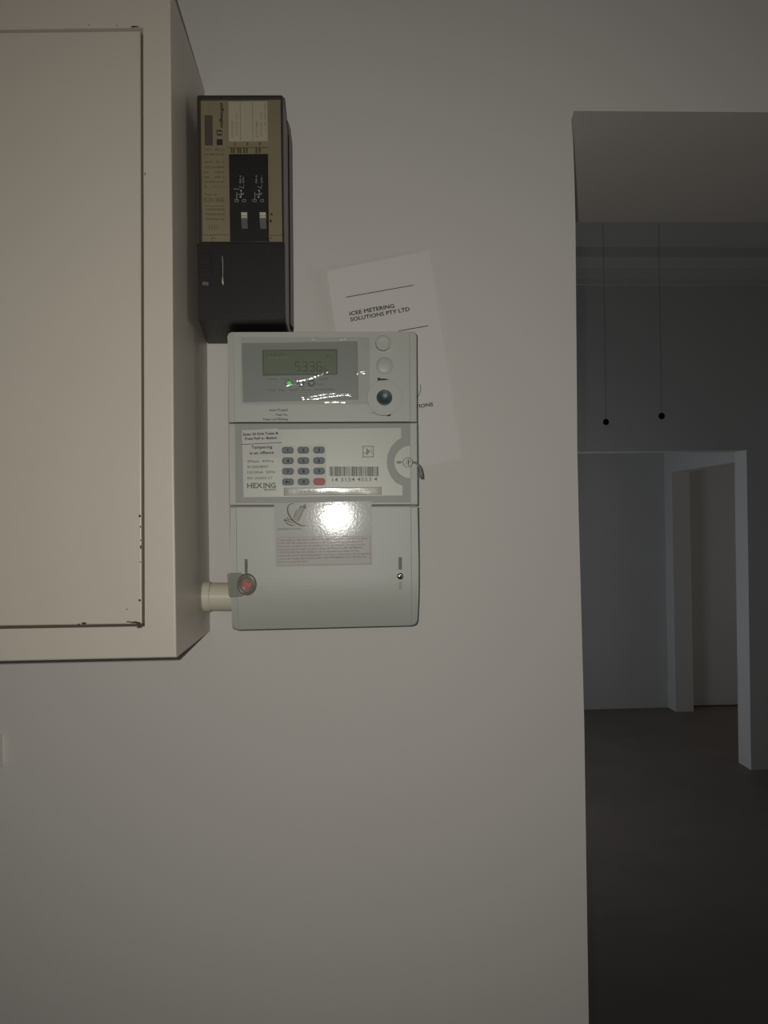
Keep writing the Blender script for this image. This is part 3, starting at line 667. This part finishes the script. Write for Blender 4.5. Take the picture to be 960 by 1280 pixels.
# sticker
stk = [(342.6, 629.0), (464.8, 626.4), (465.6, 706.0), (344.0, 709.0)]
YSK = YM - 0.0006
st = part('warning_sticker', plate(round_poly(stk, .6, 2), YSK, YM - .00005), m_sticker, met, 'glossy white sticker with leaf and arrow logo and red text')
YS1 = YSK - .00015
si = bmesh.new()
lines = ['Tampering on this meter will lead to legal action and a minimum penalty', 'of R1 500. By using this meter you agree to terms and conditions. If', 'the meter is under any circumstance not operating as a prepaid meter', 'then the end consumer need to report the fault to ICEE METERING',
         'SOLUTIONS Pty LTD. Failing to do so will make you liable for the', 'electricity losses and liability given consent to collect from me as any and', 'consumer in any way at there with ICEE METERING SOLUTIONS Pty', 'Ltd recovered all losses.']
wds = [110.5, 104.5, 108, 104, 100, 113.5, 108, 36.5]
for i, (s, wd) in enumerate(zip(lines, wds)):
    add_text(si, s, 348.2 + i*.05, 676.3 + i*3.88, 2.3, YS1, wd, .010, bold=.008, res=1)
part('red_text', si, m_ink_red, st, recalc=False)
sb = bmesh.new(); bxp = [(346.5, 672.0), (462.6, 670.0), (463.2, 704.8), (347.3, 706.7)]
for i in range(4): add_line(sb, [bxp[i], bxp[(i+1) % 4]], .55, YS1)
part('text_border', sb, m_ink_redl, st, recalc=False)
sk2 = bmesh.new()
add_text(sk2, 'CUSTOMER Helpline', 401.4, 632.6, 2.5, YS1, 27.5, .01, bold=.012, res=1); add_text(sk2, '087 150 0650', 401.6, 640.8, 2.3, YS1, 20, .01, res=1)
add_text(sk2, 'icee@metering.co.za', 418, 643.6, 1.8, YS1, 27, .01, res=1)
sk3 = bmesh.new(); add_text(sk3, 'ICEE METERING SOLUTIONS', 347.0, 662.6, 1.9, YS1, 29, .01, bold=.012, res=1)
part('logo_caption', sk3, m_ink_grey, st, recalc=False); part('contact_text', sk2, m_ink_grey, st, recalc=False)
lg1 = bmesh.new()
add_line(lg1, [(368.3, 629.6), (363.5, 629.7), (360.6, 631.8), (359.3, 635.8), (359.8, 640.5), (362.3, 645.8), (366.3, 650.8), (371.3, 654.6), (376.3, 656.8), (381.0, 657.2), (384.3, 656.4)], [.4, .9, 1.4, 1.7, 1.9, 2.0, 2.1, 1.9, 1.5, .9, .3], YS1)
add_line(lg1, [(355.0, 650.0), (358.5, 654.0), (363.5, 656.8), (369.3, 656.6)], [.4, 1.4, 1.3, .3], YS1)
add_line(lg1, [(358.5, 647.2), (361, 649.4), (364.2, 649.9), (366.3, 650.8)], [2.0, .7, .9, .4], YS1)
add_line(lg1, [(355.2, 649.8), (359, 650.5), (364, 653.0), (367, 654.5)], [2.6, 1.2, 1.0, .3], YS1)
part('logo_curve', lg1, m_ink_brown, st, recalc=False)
lg2 = bmesh.new()
for a, b, wdt in (((367.3, 646.5), (371.0, 637.0), 1.1), ((367.0, 649.5), (376.5, 632.2), .9), ((369.3, 650.0), (376.0, 636.0), .8), ((371.5, 651.5), (379.0, 635.5), 1.2), ((373.2, 651.0), (380.5, 636.0), .6)):
    add_line(lg2, [a, b], wdt, YS1)
add_flat(lg2, [(374.0, 634.0), (376.8, 631.2), (377.5, 636.0)], YS1 - .00002); add_flat(lg2, [(377.0, 633.8), (382.2, 629.2), (382.5, 636.2), (380.2, 635.6)], YS1 - .00002)
part('logo_arrows', lg2, m_ink_green, st, recalc=False)

# crinkled protective film over the display
k = (YM - CAM.y)/F
ridges = [([(371, 475.3), (380, 473.6), (388.3, 471.6), (397, 469.0), (410, 463.5)], .55, 1.3, 1.0), ([(376.7, 496.7), (388, 495.2), (400, 492.8), (415, 491.2), (427, 491.3), (438.5, 493.4)], .55, 1.0, 1.0),
          ([(378, 498.6), (396.7, 497.4), (410, 494.9), (430, 493.0)], .40, .8, 1.0), ([(335.5, 446.4), (346, 446.6), (358.5, 445.6)], .30, 1.0, .6), ([(406, 502.2), (420, 501.5), (432, 502.3)], .35, .9, 1.0),
          ([(447, 465.3), (452, 464.2), (458, 464.8)], .8, 1.5, 1.0), ([(355, 482.2), (364, 480.0), (378.5, 479.9)], .35, 1.0, 1.0), ([(315, 498.5), (345, 496.0), (376, 495.5)], .16, 1.3, .6), ([(384, 485.5), (392, 481.5)], .25, 1.0, 1.0),
          ([(390, 423.5), (412, 425.5), (432, 423.0)], .3, 1.2, .8), ([(300, 424.5), (360, 423.2), (446, 422.6)], .15, 1.0, .7), ([(430, 452), (442, 446)], .16, 2.0, .6)]
fx0, fy0, fx1, fy1 = 301.0, 421.5, 462.0, 505.5
NXF, NZF = 322, 168
bm = bmesh.new(); hv = []
def seg_d(px, py, a, b):
    ax, ay = a; bx_, by_ = b; dx, dy = bx_-ax, by_-ay; L2 = dx*dx + dy*dy
    t = max(0, min(1, ((px-ax)*dx + (py-ay)*dy)/L2)); return math.hypot(px - ax - dx*t, py - ay - dy*t)
H = [[0.0]*(NXF+1) for _ in range(NZF+1)]
stepx, stepy = (fx1-fx0)/NXF, (fy1-fy0)/NZF
for pts_, amp, sg_, _ in ridges:
    xs_ = [p[0] for p in pts_]; ys_ = [p[1] for p in pts_]; m3 = sg_*3.2
    i0 = max(0, int((min(xs_)-m3-fx0)/stepx)); i1 = min(NXF, int((max(xs_)+m3-fx0)/stepx)+1)
    j0 = max(0, int((min(ys_)-m3-fy0)/stepy)); j1 = min(NZF, int((max(ys_)+m3-fy0)/stepy)+1)
    for j in range(j0, j1+1):
        for i in range(i0, i1+1):
            x_, y_ = fx0 + i*stepx, fy0 + j*stepy
            dd = min(seg_d(x_, y_, pts_[q], pts_[q+1]) for q in range(len(pts_)-1))
            if dd < m3: H[j][i] += amp * math.exp(-dd*dd/(2*sg_*sg_)) * (0.75 + 0.5*noise.noise(Vector((x_*.35, y_*.35, 3))))
for j in range(NZF+1):
    row = []
    for i in range(NXF+1):
        x_, y_ = fx0 + i*stepx, fy0 + j*stepy
        h = .10 + H[j][i] + .05*noise.noise(Vector((x_*.05, y_*.08, 0)))
        row.append(bm.verts.new(W(x_, y_, YM - .0003 - h*.00072)))
    hv.append(row)
for j in range(NZF):
    for i in range(NXF): bm.faces.new((hv[j][i], hv[j+1][i], hv[j+1][i+1], hv[j][i+1]))
part('protective_film', bm, m_film, met, 'clear crinkled film over the display', smooth=True)

# ------------------------------------------------------------------ plastic seal hanging on the left slot
YZ = YM - 0.0012
sl = thing('security_seal', 'translucent plastic seal tag with a red core on the meter\'s lower left', 'seal', W(308, 731, YM))
tag_ = part('tag', plate(round_poly([(283.6, 716.5), (302.5, 715.8), (304.0, 745.8), (286.0, 746.8)], 3), YZ - .0012, YZ, bevel=.0004), m_seal_tag, sl)
sz_ = bmesh.new()
add_text(sz_, 'KSL 4', 288.8, 744, 2.6, YZ - .0014, 25, math.pi/2, bold=.01, res=1); add_text(sz_, '021564', 294.4, 744.5, 3.6, YZ - .0014, 22, math.pi/2, bold=.01, res=1)
part('tag_print', sz_, m_ink_lgrey, tag_, recalc=False)
cap = dome(309.0, 730.2, YM, [(9*k72, YM - .0004), (11.4*k72, YM - .0006), (12.0*k72, YM - .0025), (11.2*k72, YM - .0048), (9.8*k72, YM - .0054), (9.2*k72, YM - .0050), (0, YM - .0050)], n=36)
for v in cap.verts: 
    c = W(309.0, 730.2, YM); v.co.z = c.z + (v.co.z - c.z)*1.14 
part('capsule', cap, m_seal_cap, sl, 'round clear capsule', smooth=True)
cr = bmesh.new(); P_ = blob(308.0, 731.0, 6.8, 5.2, 14, 5); P_[0] = (315.2, 730.6)
add_plate(cr, P_, YM - .0058, YM - .0051, bevel=.0004); part('red_core', cr, m_seal_red, sl, 'red core')
rim_ = bmesh.new(); add_tube(rim_, pp([(307.6 + 9.2*math.cos(a), 731.5 + 9.2*math.sin(a)) for a in [2*math.pi*q/30 for q in range(31)]], YM - .0054), .00045, 8, cap=False)
part('capsule_rim', rim_, m_seal_cap, sl, smooth=True)
part('seal_wire', add_tube(bmesh.new(), pp([(307.8, 704), (308.2, 714), (308.6, 722)], YM - .0002), .0004, 8), m_wire, sl, smooth=True)

# sliver of a small cover plate at the left border below the cabinet
sw = thing('cover_plate', 'edge of a small plate on the wall at the left, below the cabinet', 'cover plate', W(-40, 960, 0.0))
part('plate', plate(round_poly([(-90, 918), (-0.4, 919.5), (0.4, 959.5), (-90, 961)], 2), -0.006, -0.0002, bevel=.0008), m_wall, sw)
